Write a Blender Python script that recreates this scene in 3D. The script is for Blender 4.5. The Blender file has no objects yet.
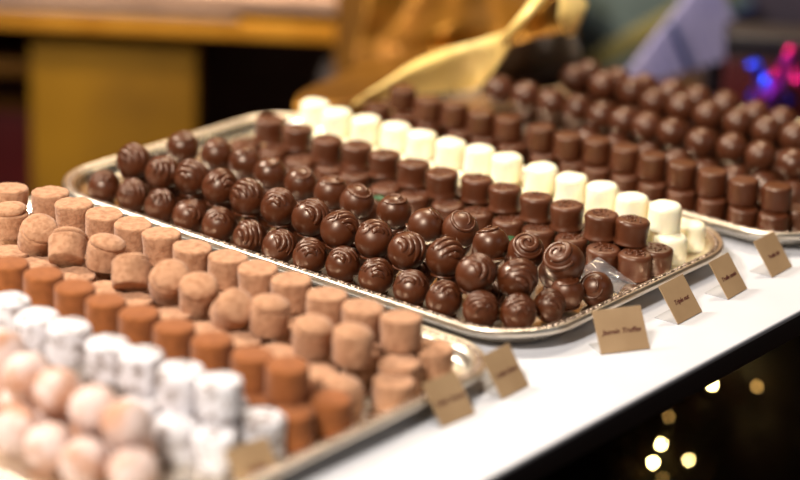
import bpy, bmesh, math, random
from mathutils import Vector, Matrix, Euler, noise

PI = math.pi
SC = bpy.context.scene
COL = SC.collection
RNG = random.Random(7)
S = 0.001                                   # everything below is written in millimetres

# ------------------------------------------------------------------ camera
F_PX = 2264.76
CAM_MM = Vector((-1272.67, -1120.50, 640.74))
YAW, TILT, ROLL = math.radians(-51.88), math.radians(69.9525), math.radians(2.37765)


def cam_matrix():
    ca, sa = math.cos(YAW), math.sin(YAW)
    cb, sb = math.cos(TILT), math.sin(TILT)
    cc, sc = math.cos(ROLL), math.sin(ROLL)
    rz = Matrix(((ca, sa, 0), (-sa, ca, 0), (0, 0, 1)))
    rx = Matrix(((1, 0, 0), (0, cb, sb), (0, -sb, cb)))
    rr = Matrix(((cc, sc, 0), (-sc, cc, 0), (0, 0, 1)))
    return rr @ rx @ rz                      # world -> camera


WC = cam_matrix()
CW = WC.transposed()


def ray(px, py):
    return CW @ Vector(((px - 400) / F_PX, -(py - 240) / F_PX, -1.0))


def at(px, py, z):
    """point (mm) at height z seen at a pixel of the photograph"""
    d = ray(px, py)
    return CAM_MM + d * ((z - CAM_MM.z) / d.z)


def far(px, py, d):
    """point (mm) at distance d (mm) along the view axis"""
    return CAM_MM + ray(px, py) * d


cam_data = bpy.data.cameras.new('camera')
cam = bpy.data.objects.new('camera', cam_data)
COL.objects.link(cam)
cam.matrix_world = Matrix.Translation(CAM_MM * S) @ CW.to_4x4()
cam_data.sensor_width = 36.0
cam_data.lens = 36.0 * F_PX / 800.0
cam_data.clip_start, cam_data.clip_end = 0.05, 50
cam_data.dof.use_dof = True
cam_data.dof.focus_distance = 1.765
cam_data.dof.aperture_fstop = 2.15
SC.camera = cam
SC.view_settings.view_transform = 'Standard'
SC.view_settings.look = 'None'
SC.view_settings.gamma = 1.0
SC.view_settings.exposure = 0.0

# ------------------------------------------------------------------ materials


def srgb(r, g, b):
    def f(c):
        c /= 255.0
        return c / 12.92 if c <= 0.04045 else ((c + 0.055) / 1.055) ** 2.4
    return (f(r), f(g), f(b), 1.0)


def material(name, col, rough=0.5, metal=0.0, spec=0.5, col2=None, nscale=60.0, nlo=0.35, nhi=0.65, ndetail=4.0,
             bump=0.0, bscale=200.0, bdist=0.001, sss=0.0, sssr=(1, .5, .25), ssss=0.004, coat=0.0, sheen=0.0,
             emit=None, estr=0.0, trans=0.0, ior=1.45, rough2=None, stretch=None, stint=(1, 1, 1, 1)):
    m = bpy.data.materials.new(name)
    m.use_nodes = True
    nt = m.node_tree
    p = nt.nodes['Principled BSDF']
    p.inputs['Base Color'].default_value = col
    p.inputs['Roughness'].default_value = rough
    p.inputs['Metallic'].default_value = metal
    p.inputs['Specular IOR Level'].default_value = spec
    p.inputs['IOR'].default_value = ior
    p.inputs['Specular Tint'].default_value = stint
    p.inputs['Coat Weight'].default_value = coat
    p.inputs['Sheen Weight'].default_value = sheen
    p.inputs['Transmission Weight'].default_value = trans
    if sss:
        p.inputs['Subsurface Weight'].default_value = sss
        p.inputs['Subsurface Radius'].default_value = sssr
        p.inputs['Subsurface Scale'].default_value = ssss
    if emit:
        p.inputs['Emission Color'].default_value = emit
        p.inputs['Emission Strength'].default_value = estr
    tc = nt.nodes.new('ShaderNodeTexCoord')
    src = tc.outputs['Object']
    if stretch:
        mp = nt.nodes.new('ShaderNodeMapping')
        mp.inputs['Scale'].default_value = stretch
        nt.links.new(src, mp.inputs['Vector'])
        src = mp.outputs['Vector']
    info = nt.nodes.new('ShaderNodeObjectInfo')
    add = nt.nodes.new('ShaderNodeVectorMath')
    add.operation = 'ADD'
    nt.links.new(src, add.inputs[0])
    nt.links.new(info.outputs['Random'], add.inputs[1])
    vec = add.outputs['Vector']
    if col2 or rough2 is not None:
        n = nt.nodes.new('ShaderNodeTexNoise')
        n.inputs['Scale'].default_value = nscale
        n.inputs['Detail'].default_value = ndetail
        nt.links.new(vec, n.inputs['Vector'])
        r = nt.nodes.new('ShaderNodeValToRGB')
        r.color_ramp.elements[0].position = nlo
        r.color_ramp.elements[1].position = nhi
        if col2:
            r.color_ramp.elements[0].color = col
            r.color_ramp.elements[1].color = col2
            nt.links.new(n.outputs['Fac'], r.inputs['Fac'])
            nt.links.new(r.outputs['Color'], p.inputs['Base Color'])
        if rough2 is not None:
            mr = nt.nodes.new('ShaderNodeMapRange')
            mr.inputs['From Min'].default_value = nlo
            mr.inputs['From Max'].default_value = nhi
            mr.inputs['To Min'].default_value = rough
            mr.inputs['To Max'].default_value = rough2
            nt.links.new(n.outputs['Fac'], mr.inputs['Value'])
            nt.links.new(mr.outputs['Result'], p.inputs['Roughness'])
    if bump:
        n2 = nt.nodes.new('ShaderNodeTexNoise')
        n2.inputs['Scale'].default_value = bscale
        n2.inputs['Detail'].default_value = 5.0
        nt.links.new(vec, n2.inputs['Vector'])
        b = nt.nodes.new('ShaderNodeBump')
        b.inputs['Strength'].default_value = bump
        b.inputs['Distance'].default_value = bdist
        nt.links.new(n2.outputs['Fac'], b.inputs['Height'])
        nt.links.new(b.outputs['Normal'], p.inputs['Normal'])
    return m


M_DARK = material('dark_chocolate', srgb(71, 33, 13), 0.31, spec=0.85, col2=srgb(82, 39, 16), nscale=40, rough2=0.41,
                  bump=0.12, bscale=160, stint=(1, .86, .72, 1))
M_MILK = material('milk_chocolate', srgb(76, 37, 17), 0.36, spec=0.8, col2=srgb(87, 43, 20), nscale=50, rough2=0.46,
                  bump=0.15, bscale=220, stint=(1, .86, .72, 1))
M_BACKMILK = material('milk_chocolate_glossy', srgb(70, 33, 15), 0.32, spec=0.8, col2=srgb(80, 39, 19), nscale=50, rough2=0.43,
                      bump=0.1, bscale=220, stint=(1, .86, .72, 1))
M_WHITE = material('white_chocolate', srgb(255, 247, 220), 0.42, col2=srgb(252, 240, 204), nscale=60, sss=0.25,
                   sssr=(1.0, .75, .4), ssss=0.005, bump=0.1, bscale=150)
M_TAN = material('tan_cocoa_dust', srgb(180, 136, 104), 0.95, spec=0.15, col2=srgb(152, 108, 78), nscale=210, nlo=0.42, nhi=0.7,
                 bump=0.8, bscale=420, bdist=0.0012, sheen=0.15)
M_RUST = material('rust_cocoa_dust', srgb(144, 86, 46), 0.95, spec=0.12, col2=srgb(124, 72, 36), nscale=180, nlo=0.4, nhi=0.7,
                  bump=0.3, bscale=500, bdist=0.0008, sheen=0.15)
M_SUGAR = material('icing_sugar_dust', srgb(138, 124, 118), 0.95, spec=0.15, col2=srgb(220, 218, 222), nscale=130, nlo=0.36,
                   nhi=0.52, ndetail=6, bump=0.4, bscale=400, bdist=0.0012)
M_PEACH = material('sugar_over_milk_chocolate', srgb(186, 140, 114), 0.92, spec=0.15, col2=srgb(212, 190, 182), nscale=45, nlo=0.38,
                   nhi=0.56, bump=0.3, bscale=350, bdist=0.0012)
M_SILVER = material('tray_silver', (0.80, 0.74, 0.64, 1), 0.22, metal=1.0, rough2=0.32, nscale=20, bump=0.22, bscale=38, bdist=0.002)
M_RIM = material('tray_rim_silver', (0.74, 0.66, 0.55, 1), 0.32, metal=1.0, bump=0.05, bscale=60)
M_GILT = material('tray_ornate_border', (0.30, 0.235, 0.20, 1), 0.3, metal=1.0, bump=0.5, bscale=260, bdist=0.0015)  # dark reflection of the room put partly into this metal's colour
M_COUNTER = material('white_counter', srgb(208, 209, 214), 0.4, col2=srgb(200, 201, 207), nscale=9, bump=0.02, bscale=40)
M_BLACK = material('black_fascia', srgb(26, 20, 24), 0.5)
M_CARD = material('kraft_card', srgb(172, 142, 106), 0.5, col2=srgb(162, 132, 97), nscale=30, bump=0.05, bscale=700)
M_CARDBACK = material('card_reverse', srgb(170, 170, 172), 0.5, col2=srgb(158, 158, 162), nscale=30)
M_INK = material('card_print', srgb(84, 34, 26), 0.6)
M_CLEAR = material('clear_plastic', (0.95, 0.96, 1, 1), 0.1, trans=0.93, ior=1.45, bump=0.1, bscale=90)
M_LEAF = material('green_paper', srgb(14, 62, 28), 0.5, col2=srgb(20, 76, 36), nscale=80)
M_GOLD = material('brushed_gold', srgb(226, 160, 56), 0.42, metal=0.35, col2=srgb(208, 142, 44), nscale=20, bump=0.05, bscale=80)
M_GOLDPANEL = material('aged_gold_panel', srgb(150, 108, 20), 0.5, metal=0.4, col2=srgb(122, 86, 18), nscale=6, bump=0.1, bscale=40)
M_GOLDBROWN = material('dull_gold_post', srgb(126, 84, 22), 0.5, metal=0.55, col2=srgb(100, 64, 16), nscale=8)
M_FOIL_LIT = material('lit_gold_foil', srgb(242, 212, 136), 0.45, metal=0.25, col2=srgb(232, 196, 110), nscale=14, bump=0.2, bscale=30, bdist=0.003)  # paler copy of the foil gold, with the light painted in
M_FOIL_SHADE = material('foil_shade_brown', srgb(46, 27, 9), 0.5, metal=0.2, col2=srgb(66, 40, 13), nscale=14)  # dark brown copy of the foil, with its shade painted in
M_FOIL = material('gold_foil', srgb(132, 92, 28), 0.42, metal=0.75, col2=srgb(104, 68, 18), nscale=14, bump=0.25, bscale=30, bdist=0.004)
M_STONE = material('table_top', srgb(176, 142, 122), 0.35, col2=srgb(160, 128, 110), nscale=14)
M_DARKWOOD = material('dark_wood', srgb(46, 27, 16), 0.5, col2=srgb(34, 19, 11), nscale=14, stretch=(1, 8, 8))
M_BACKWOOD = material('brown_board', srgb(84, 60, 46), 0.6, col2=srgb(70, 48, 36), nscale=8)
M_WALL = material('ochre_wall', srgb(150, 104, 44), 0.7, col2=srgb(134, 90, 36), nscale=4)
M_FLOOR = material('dark_floor', srgb(50, 34, 24), 0.5, col2=srgb(38, 26, 18), nscale=5, stretch=(1, 6, 1))
M_TEAL = material('slate_green_box', srgb(84, 96, 92), 0.5, col2=srgb(74, 86, 86), nscale=8)
M_OLIVE = material('olive_ribbon', srgb(124, 116, 66), 0.45, col2=srgb(108, 98, 54), nscale=20)
M_NAVY = material('navy_ribbon', srgb(30, 44, 84), 0.4)
M_MAUVE = material('mauve_paper', srgb(74, 64, 76), 0.8, col2=srgb(60, 52, 64), nscale=10)
M_LAV = material('lavender_paper', srgb(146, 140, 172), 0.6, col2=srgb(130, 126, 166), nscale=16)
M_RED = material('dark_red_paper', srgb(74, 12, 14), 0.45, col2=srgb(58, 9, 11), nscale=12)
M_TIN_B = material('blue_foil', srgb(40, 70, 245), 0.2, metal=0.8)
M_TIN_P = material('purple_foil', srgb(190, 40, 220), 0.2, metal=0.8)
M_TIN_M = material('magenta_foil', srgb(220, 30, 130), 0.2, metal=0.8)
M_GREY = material('grey_cloth', srgb(112, 100, 94), 0.9, col2=srgb(96, 86, 82), nscale=40)
M_BROWNPAPER = material('brown_paper', srgb(112, 82, 64), 0.8, col2=srgb(98, 70, 54), nscale=30)
M_WIRE = material('dark_wire', srgb(24, 30, 20), 0.6)
M_NEEDLE = material('dark_garland', srgb(46, 42, 20), 0.7, col2=srgb(66, 48, 20), nscale=60)
M_BULB = material('lit_bulb', srgb(255, 220, 150), 0.4, emit=(1.0, 0.72, 0.26, 1), estr=100.0)
M_BULBDIM = material('dim_bulb', srgb(220, 170, 90), 0.4, emit=(1.0, 0.55, 0.14, 1), estr=6.0)

# ------------------------------------------------------------------ mesh helpers


def mesh_of(bm, name, mat, smooth=True, recalc=True):
    if recalc:
        bmesh.ops.recalc_face_normals(bm, faces=bm.faces)
    for f in bm.faces:
        f.smooth = smooth
    for v in bm.verts:
        v.co *= S
    me = bpy.data.meshes.new(name)
    bm.to_mesh(me)
    bm.free()
    me.materials.append(mat)
    return me


def link(name, me, parent=None, loc=(0, 0, 0), rot=None):
    o = bpy.data.objects.new(name, me)
    COL.objects.link(o)
    o.location = Vector(loc) * S
    if rot is not None:
        o.rotation_euler = rot
    if parent:
        o.parent = parent
    return o


def obj(name, bm, mat, parent=None, loc=(0, 0, 0), rot=None, smooth=True, recalc=True):
    return link(name, mesh_of(bm, name, mat, smooth, recalc), parent, loc, rot)


def tag(o, label=None, cat=None, group=None, kind=None):
    if label:
        n = len(label.split())
        assert 4 <= n <= 16, (n, label)
        o['label'] = label
    if cat:
        o['category'] = cat
    if group:
        o['group'] = group
    if kind:
        o['kind'] = kind
    return o


def empty(name, loc=(0, 0, 0), rot=None):
    o = bpy.data.objects.new(name, None)
    COL.objects.link(o)
    o.empty_display_size = 0.01
    o.location = Vector(loc) * S
    if rot is not None:
        o.rotation_euler = rot
    return o


def add_box(bm, x0, x1, y0, y1, z0, z1, bev=0.0, mat=None):
    r = bmesh.ops.create_cube(bm, size=1.0)
    vs = r['verts']
    for v in vs:
        v.co = Vector((x0 + (v.co.x + .5) * (x1 - x0), y0 + (v.co.y + .5) * (y1 - y0), z0 + (v.co.z + .5) * (z1 - z0)))
    if bev:
        es = list({e for v in vs for e in v.link_edges})
        bmesh.ops.bevel(bm, geom=es, offset=bev, segments=3, affect='EDGES', profile=0.5)
    if mat is not None:
        for v in bm.verts:
            v.co = mat @ v.co
    return bm


def box(x0, x1, y0, y1, z0, z1, bev=0.0):
    return add_box(bmesh.new(), x0, x1, y0, y1, z0, z1, bev)


def lathe(profile, seg=28, warp=None):
    """profile: (radius, z) from bottom axis to top axis"""
    bm = bmesh.new()
    rings = []
    for r, z in profile:
        if r < 1e-6:
            rings.append([bm.verts.new((0, 0, z))])
        else:
            rings.append([bm.verts.new((r * math.cos(2 * PI * k / seg), r * math.sin(2 * PI * k / seg), z)) for k in range(seg)])
    for a, b in zip(rings, rings[1:]):
        for k in range(seg):
            k2 = (k + 1) % seg
            if len(a) == 1 and len(b) == 1:
                continue
            if len(a) == 1:
                bm.faces.new((a[0], b[k2], b[k]))
            elif len(b) == 1:
                bm.faces.new((a[k], a[k2], b[0]))
            else:
                bm.faces.new((a[k], a[k2], b[k2], b[k]))
    if warp:
        for v in bm.verts:
            v.co = warp(v.co)
    return bm


def lumps(seed, amp, scale, amp2=0.0, scale2=1.0):
    off = Vector((seed * 17.3, seed * 5.1, seed * 9.7))

    def f(co):
        d = noise.noise(co * scale + off) * amp
        if amp2:
            d += noise.noise(co * scale2 + off * 2) * amp2
        h = Vector((co.x, co.y, co.z - 10))
        if h.length < 1e-6:
            return co
        return co + h.normalized() * d
    return f


def tube(bm, pts, radii, sides=6, flat=1.0, normals=None):
    """swept tube, capped; normals (optional) orient the flattened section"""
    rings = []
    n = len(pts)
    for i, p in enumerate(pts):
        t = (pts[min(i + 1, n - 1)] - pts[max(i - 1, 0)]).normalized()
        nn = normals[i] if normals else (Vector((0, 0, 1)) if abs(t.z) < 0.95 else Vector((1, 0, 0)))
        b = t.cross(nn).normalized()
        nn = b.cross(t).normalized()
        r = radii[i] if isinstance(radii, (list, tuple)) else radii
        rings.append([bm.verts.new(p + b * (r * math.cos(2 * PI * k / sides)) + nn * (r * flat * math.sin(2 * PI * k / sides)))
                      for k in range(sides)])
    for a, b in zip(rings, rings[1:]):
        for k in range(sides):
            k2 = (k + 1) % sides
            bm.faces.new((a[k], a[k2], b[k2], b[k]))
    bm.faces.new(rings[0][::-1])
    bm.faces.new(rings[-1])
    return bm


ORD = ['', 'first', 'second', 'third', 'fourth', 'fifth', 'sixth', 'seventh', 'eighth', 'ninth', 'tenth', 'eleventh', 'twelfth',
       'thirteenth', 'fourteenth', 'fifteenth', 'sixteenth', 'seventeenth']

# ------------------------------------------------------------------ round truffles (shell + ripple + foot)
R_T = 14.6


def shell_bm(seed, R=R_T):
    prof = [(0, -R * .86), (R * .46, -R * .86), (R * .56, -R * .82)]
    for k in range(1, 19):
        a = -0.27 * PI + (0.77 * PI) * k / 18.0 - 0.02
        a = min(a, PI / 2)
        prof.append((R * math.cos(a), R * math.sin(a)))
    prof[-1] = (0, R)
    off = Vector((seed * 3.7, seed * 8.1, 0))

    def w(co):
        return co * (1 + 0.022 * noise.noise(co * 0.10 + off) + 0.008 * noise.noise(co * 0.35 + off))
    return lathe(prof, 30, w)


def foot_bm(seed, R=R_T):
    def w(co):
        k = 1 + 0.10 * noise.noise(Vector((co.x * .15, co.y * .15, seed * 3.3)))
        return Vector((co.x * k, co.y * k, co.z))
    return lathe([(0, -R * .93), (R * .60, -R * .93), (R * .68, -R * .90), (R * .67, -R * .85), (R * .60, -R * .80), (R * .5, -R * .76), (0, -R * .74)], 26, w)


def ripple_bm(seed, kind, R=R_T):
    rg = random.Random(seed * 31 + 5)
    bm = bmesh.new()
    if kind == 'ripple':
        tilt = math.radians(rg.uniform(58, 88))
        n = Vector((math.sin(tilt), 0, math.cos(tilt)))
        u = Vector((0, 1, 0))
        v = n.cross(u)                        # points down the slope
        v = -v if v.z < 0 else v              # up
        rows = rg.choice([4, 5, 5])
        mid0 = PI / 2 - rg.uniform(-.25, .95)
        for i in range(rows):
            th0 = math.radians(19 + i * (17.5 if rows == 5 else 21))
            mid = mid0 + rg.uniform(-.15, .15)
            span = rg.uniform(0.62, 0.88) * PI * (1.0 - 0.03 * i)
            pts, rad, nor = [], [], []
            N = 18
            ph = rg.uniform(0, 6)
            for k in range(N + 1):
                t = k / N
                phi = mid + (t - .5) * span
                th = th0 + 0.05 * math.sin(ph + 5 * t)
                d = n * math.cos(th) + (u * math.cos(phi) + v * math.sin(phi)) * math.sin(th)
                if d.z < -0.3:
                    continue
                pts.append(d * (R - 0.1))
                nor.append(d)
                rad.append(0.3 + 2.25 * math.sin(PI * min(max(t, .04), .96)) ** .55 * rg.uniform(.9, 1.1))
            if len(pts) > 3:
                tube(bm, pts, rad, 10, 0.72, nor)
        for i in range(rg.randint(1, 3)):      # little drips crossing the arcs
            az = rg.uniform(-2.2, 2.2) + (PI if rg.random() < .3 else 0)
            th0 = math.radians(rg.uniform(8, 25))
            pts, rad, nor = [], [], []
            for k in range(9):
                t = k / 8
                th = th0 + t * math.radians(rg.uniform(38, 42))
                a2 = az + .35 * math.sin(3 * t + i)
                d = Vector((math.sin(th) * math.cos(a2), math.sin(th) * math.sin(a2), math.cos(th)))
                pts.append(d * (R + .1)); nor.append(d)
                rad.append(0.3 + 1.0 * math.sin(PI * min(max(t, .05), .95)))
            tube(bm, pts, rad, 7, 0.8, nor)
    elif kind == 'seam':                       # a raised cap line with a curl
        tilt = math.radians(rg.uniform(6, 22))
        n = Vector((math.sin(tilt), 0, math.cos(tilt)))
        u = Vector((0, 1, 0)); v = n.cross(u)
        for th0, sp, rr in ((rg.uniform(34, 46), 1.75, 1.15), (rg.uniform(14, 22), 1.1, .9)):
            pts, rad, nor = [], [], []
            st = rg.uniform(0, 6)
            for k in range(29):
                t = k / 28
                phi = st + t * sp * PI
                th = math.radians(th0) + .06 * math.sin(phi * 2 + seed)
                d = n * math.cos(th) + (u * math.cos(phi) + v * math.sin(phi)) * math.sin(th)
                pts.append(d * (R + .05)); nor.append(d)
                rad.append(.3 + rr * math.sin(PI * min(max(t, .03), .97)) ** .6)
            tube(bm, pts, rad, 8, 0.8, nor)
    else:                                      # spiral
        tilt = math.radians(24)
        n = Vector((math.sin(tilt), 0, math.cos(tilt)))
        u = Vector((0, 1, 0)); v = n.cross(u)
        pts, rad, nor = [], [], []
        N = 70
        for k in range(N + 1):
            t = k / N
            phi = t * 3.9 * PI
            th = math.radians(6 + 50 * t)
            d = n * math.cos(th) + (u * math.cos(phi) + v * math.sin(phi)) * math.sin(th)
            pts.append(d * (R + .2)); nor.append(d)
            rad.append(.5 + 1.7 * math.sin(PI * min(max(t, .03), .97)) ** .4)
        tube(bm, pts, rad, 10, 0.55, nor)
    return bm


KINDS = ['ripple'] * 9 + ['seam'] * 4 + ['spiral']
PROTO = []
for i, kd in enumerate(KINDS):
    PROTO.append((kd, mesh_of(shell_bm(i % 6), 'shell', M_DARK), mesh_of(ripple_bm(i, kd), kd + '_topping', M_DARK),
                  mesh_of(foot_bm(i), 'foot', M_DARK)))


class Kind:
    ripple = [k for k, v in enumerate(KINDS) if v == 'ripple']
    seam = [k for k, v in enumerate(KINDS) if v == 'seam']
    spiral = [k for k, v in enumerate(KINDS) if v == 'spiral']


def truffle(loc, kind, label, group, rz=None, tilt=(0, 0), scale=1.0, foot=True):
    """loc is the centre of the ball; ripples face the shop side by default"""
    v = PROTO[RNG.choice(getattr(Kind, kind))]
    if rz is None:
        rz = math.radians(218 + RNG.uniform(-50, 45))
    r = empty('chocolate_truffle', (loc[0], loc[1], loc[2]))
    r.rotation_euler = (tilt[0] + RNG.uniform(-.1, .1), tilt[1] + RNG.uniform(-.1, .1), rz)
    r.scale = (scale,) * 3
    tag(r, label, 'truffle', group)
    link('shell', v[1], r)
    link(kind + '_topping', v[2], r)
    if foot:
        link('foot', v[3], r)
    return r


# ------------------------------------------------------------------ setting: counter
TOPZ = -6.0


def build_counter():
    c = empty('display_counter', (0, 0, TOPZ))
    tag(c, 'long white display counter carrying the silver chocolate trays', 'counter')
    obj('worktop', box(-900, 662, -350, 252, -5, 0, 1.6), M_COUNTER, c)
    obj('front_fascia', box(-900, 660, -346, -320, -26, -5.2, 1.0), M_BLACK, c)
    obj('back_board', box(-900, 660, 232, 248, -944, -5.2, 1.0), M_DARKWOOD, c)
    obj('lower_shelf', box(-900, 660, -310, 231, -480, -460, 1.0), M_DARKWOOD, c)
    for x in (-890, 638):
        obj('side_panel', box(x, x + 20, -315, 231, -944, -5.4, 1.0), M_DARKWOOD, c)


build_counter()

# ------------------------------------------------------------------ trays


def rrect(x0, x1, y0, y1, r, d, z, n=10):
    x0 += d; x1 -= d; y0 += d; y1 -= d
    r = max(r - d, 2.0)
    pts = []
    for cx, cy, a0 in ((x1 - r, y1 - r, 0), (x0 + r, y1 - r, PI / 2), (x0 + r, y0 + r, PI), (x1 - r, y0 + r, 1.5 * PI)):
        for k in range(n + 1):
            a = a0 + (PI / 2) * k / n
            pts.append(Vector((cx + r * math.cos(a), cy + r * math.sin(a), z)))
    return pts


def loft(bm, loops, close=False):
    L = [[bm.verts.new(p) for p in lp] for lp in loops]
    n = len(L[0])
    pairs = list(zip(L, L[1:])) + ([(L[-1], L[0])] if close else [])
    for a, b in pairs:
        for k in range(n):
            k2 = (k + 1) % n
            bm.faces.new((a[k], a[k2], b[k2], b[k]))
    return L


def tray(x0, x1, y0, y1, rad, label):
    t = empty('silver_tray', ((x0 + x1) / 2, (y0 + y1) / 2, 0))
    tag(t, label, 'tray', 'silver serving trays on the counter')
    ox, oy = (x0 + x1) / 2, (y0 + y1) / 2
    a = (x0 - ox, x1 - ox, y0 - oy, y1 - oy, rad)
    bm = bmesh.new()
    L = loft(bm, [rrect(*a, d, z) for d, z in ((9.5, 10.4), (11.5, 7.5), (13.5, 3.2), (16, 1.0), (19, 0.1), (26, 0.0))])
    bm.faces.new(L[-1])
    L2 = loft(bm, [rrect(*a, d, z) for d, z in ((9.4, 8.6), (10.8, 4.2), (12.5, 0.2), (15, -3.6), (18, -5.2), (26, -5.6))])
    bm.faces.new(L2[-1])
    n = len(L[0])
    for k in range(n):
        k2 = (k + 1) % n
        bm.faces.new((L[0][k], L[0][k2], L2[0][k2], L2[0][k]))
    obj('basin', bm, M_SILVER, t)
    bm = bmesh.new()
    loft(bm, [rrect(*a, d, z) for d, z in ((0.3, 6.6), (0.0, 7.6), (0.0, 9.6), (0.5, 11.0), (1.5, 11.9), (2.7, 12.0), (3.5, 11.5), (4.0, 11.2), (8.4, 10.9),
                                           (9.0, 10.7), (9.6, 10.4), (9.4, 8.6), (5.0, 9.0), (1.6, 8.2), (1.0, 6.8))], close=True)
    obj('rim', bm, M_RIM, t)
    # ornate border: long beads between short ones, set in the groove of the rim
    path = rrect(*a, 6.3, 11.15, 24)
    bm = bmesh.new()
    seg = []
    tot = 0
    for p, q in zip(path, path[1:] + path[:1]):
        seg.append((tot, p, q)); tot += (q - p).length
    N = int(tot / 6.2) // 2 * 2
    i = 0
    for k in range(N):
        s = tot * k / N
        while i + 1 < len(seg) and seg[i + 1][0] <= s:
            i += 1
        s0, p, q = seg[i]
        L_ = max((q - p).length, 1e-6)
        c = p.lerp(q, min((s - s0) / L_, 1))
        ang = math.atan2(q.y - p.y, q.x - p.x)
        ln = 3.6 if k % 2 == 0 else 1.5
        mt = Matrix.Translation(c) @ Matrix.Rotation(ang, 4, 'Z') @ Matrix.Diagonal((ln, 2.0, 0.8, 1))
        bmesh.ops.create_uvsphere(bm, u_segments=10, v_segments=6, radius=1.0, matrix=mt)
    obj('beaded_border', bm, M_GILT, t)
    return t


tray(-27, 299, -260, 262, 66, 'middle oval-cornered silver tray holding glossy dark truffles, dark cups and white cups')
tray(-425, -45, -268, 254, 52, 'nearest silver tray holding tan, rust and white dusted chocolates')
tray(308, 622, -300, 204, 66, 'farthest blurred silver tray holding only milk chocolates, behind the white cups')

# ------------------------------------------------------------------ middle tray: truffles
A = [(104, 188), (133, 196), (161, 206), (189, 216), (219, 225.6), (250, 237), (279, 247), (310, 257), (343, 265), (376, 277), (411, 289),
     (444, 300), (481, 310), (518, 313)]
GA = 'dark truffles in the bottom row along the tray rim'
for i, (px, py) in enumerate(A):
    p = at(px, py, 13.6)
    p.z = 13.6
    k = len(A) - i
    truffle(p, 'ripple', '%s rippled dark truffle from the front corner, bottom row along the rim by dusted cups' % ORD[k], GA,
            scale=.95)
p = at(549, 306, 14); truffle(p, 'ripple', 'small tilted dark truffle at the front of the middle tray, facing the card', 'dark truffles heaped at the tray front',
                              tilt=(.5, .3), scale=.84)
p = at(567, 296, 14.5); truffle((p.x + 6, p.y + 4, p.z), 'seam', 'dark truffle with a flat peeled cap at the front rim, below the spiral truffle', 'dark truffles heaped at the tray front',
                              tilt=(.25, -.1), scale=.9)
p = at(596, 289, 13.5); truffle((p.x, p.y, p.z), 'seam', 'slumped dark truffle leaning beside the clear plastic at the front rim', 'dark truffles heaped at the tray front',
                              tilt=(.1, .75), scale=.92)
B = [(134, 162), (163, 173), (192, 178), (220, 188), (248, 198), (279, 208), (310, 218), (339, 230), (374, 240), (407, 251), (445, 258),
     (475, 274)]
GB = 'dark truffles in the upper row over the rim-side row'
for i, (px, py) in enumerate(B):
    p = at(px, py, 35.5)
    k = len(B) - i
    truffle(p, 'ripple', '%s rippled dark truffle from the front, upper row stacked over the rim-side bottom row' % ORD[k], GB, scale=1.03)
p = at(517, 279, 33)
truffle(p, 'ripple', 'rippled dark truffle on its side at the heap front, just below the spiral truffle', 'dark truffles heaped at the tray front',
        tilt=(.3, .5), scale=1.06)
C = [(183, 148), (217, 155), (245, 163), (270, 174), (301, 184), (331, 193), (357, 202), (394, 212)]
GC = 'smooth dark truffles in the raised row before the cups'
for i, (px, py) in enumerate(C):
    p = at(px, py, 37)
    truffle(p, 'seam', '%s smooth seamed dark truffle from the far end, raised row nearest the dark cups' % ORD[i + 1], GC, scale=.98)
p = at(426, 226, 36); truffle(p, 'seam', 'smooth dark truffle lying on its side with its cap facing sideways', GC, tilt=(-.2, -.9), rz=2.6)
p = at(460, 230, 36); truffle(p, 'seam', 'squat dark truffle with a crumpled knotted cap, raised row before the cups', GC, tilt=(0, .2), scale=1.02)
p = at(491, 245, 36); truffle(p, 'seam', 'smooth plain dark truffle beside the green leaf, raised row before the cups', GC, tilt=(.35, -.25), scale=1.0)
p = at(526, 252, 36); truffle(p, 'spiral', 'dark truffle with a coiled snail-shell top in the raised row', GC, tilt=(0, .25), rz=3.9)
p = at(564, 263, 34); truffle(p, 'spiral', 'largest dark truffle, swirl-topped, at the front end beside the clear plastic', GC, tilt=(.1, .3), rz=3.3, scale=1.12)
GH = 'dark truffles of the bottom layer under the upper rows'
for px, py in B:
    q = at(px, py, 35.5)
    truffle((35 + RNG.uniform(-1, 1), q.y, 11.9), 'ripple', 'dark truffle of the bottom layer mostly hidden between the two upper rows', GH, scale=.83)
for k in range(12):
    truffle((108 + RNG.uniform(-1, 1), 170 - 33.0 * k, 13.2), 'seam', 'dark truffle of the bottom layer mostly hidden under the smooth truffle row', 'dark truffles under the smooth raised row', scale=.92)

# ------------------------------------------------------------------ moulded cups


def cup_profile(r0, r1, h, bev, dome=0.0):
    pr = [(0, 0), (r0 - 1.2, 0), (r0 - .3, .4), (r0, 1.5)]
    for k in range(1, 6):
        t = k / 5
        pr.append((r0 + (r1 - r0) * t, 1.5 + (h - bev - 1.5) * t))
    for k in range(1, 6):
        a = (PI / 2) * k / 5
        pr.append((r1 - bev + bev * math.cos(a), h - bev + bev * math.sin(a)))
    q = r1 - bev
    for k in range(1, 6):
        t = k / 5
        pr.append((q * (1 - t), h + dome * (1 - (1 - t) ** 2)))
    pr[-1] = (0, h + dome)
    return pr


def topping_bm(seed, r, h):
    """coarse crumbs and a short swirl on the flat top"""
    bm = bmesh.new()
    rg = random.Random(seed)
    for k in range(11):
        a = k * 2.4 + seed
        q = r * .74 * math.sqrt((k + .5) / 11)
        c = Vector((q * math.cos(a), q * math.sin(a), h + .1))
        d = Vector((rg.uniform(-1, 1), rg.uniform(-1, 1), 0)).normalized()
        L_ = rg.uniform(1.2, 2.8)
        pts = [c - d * L_, c - d * L_ * .4 + Vector((0, 0, .5)), c + d * L_ * .4 + Vector((rg.uniform(-1, 1), 0, .5)), c + d * L_]
        w_ = rg.uniform(.6, 1.1)
        tube(bm, pts, [w_ * .5, w_, w_, w_ * .5], 7, .8, [Vector((0, 0, 1))] * 4)
    return bm


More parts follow.
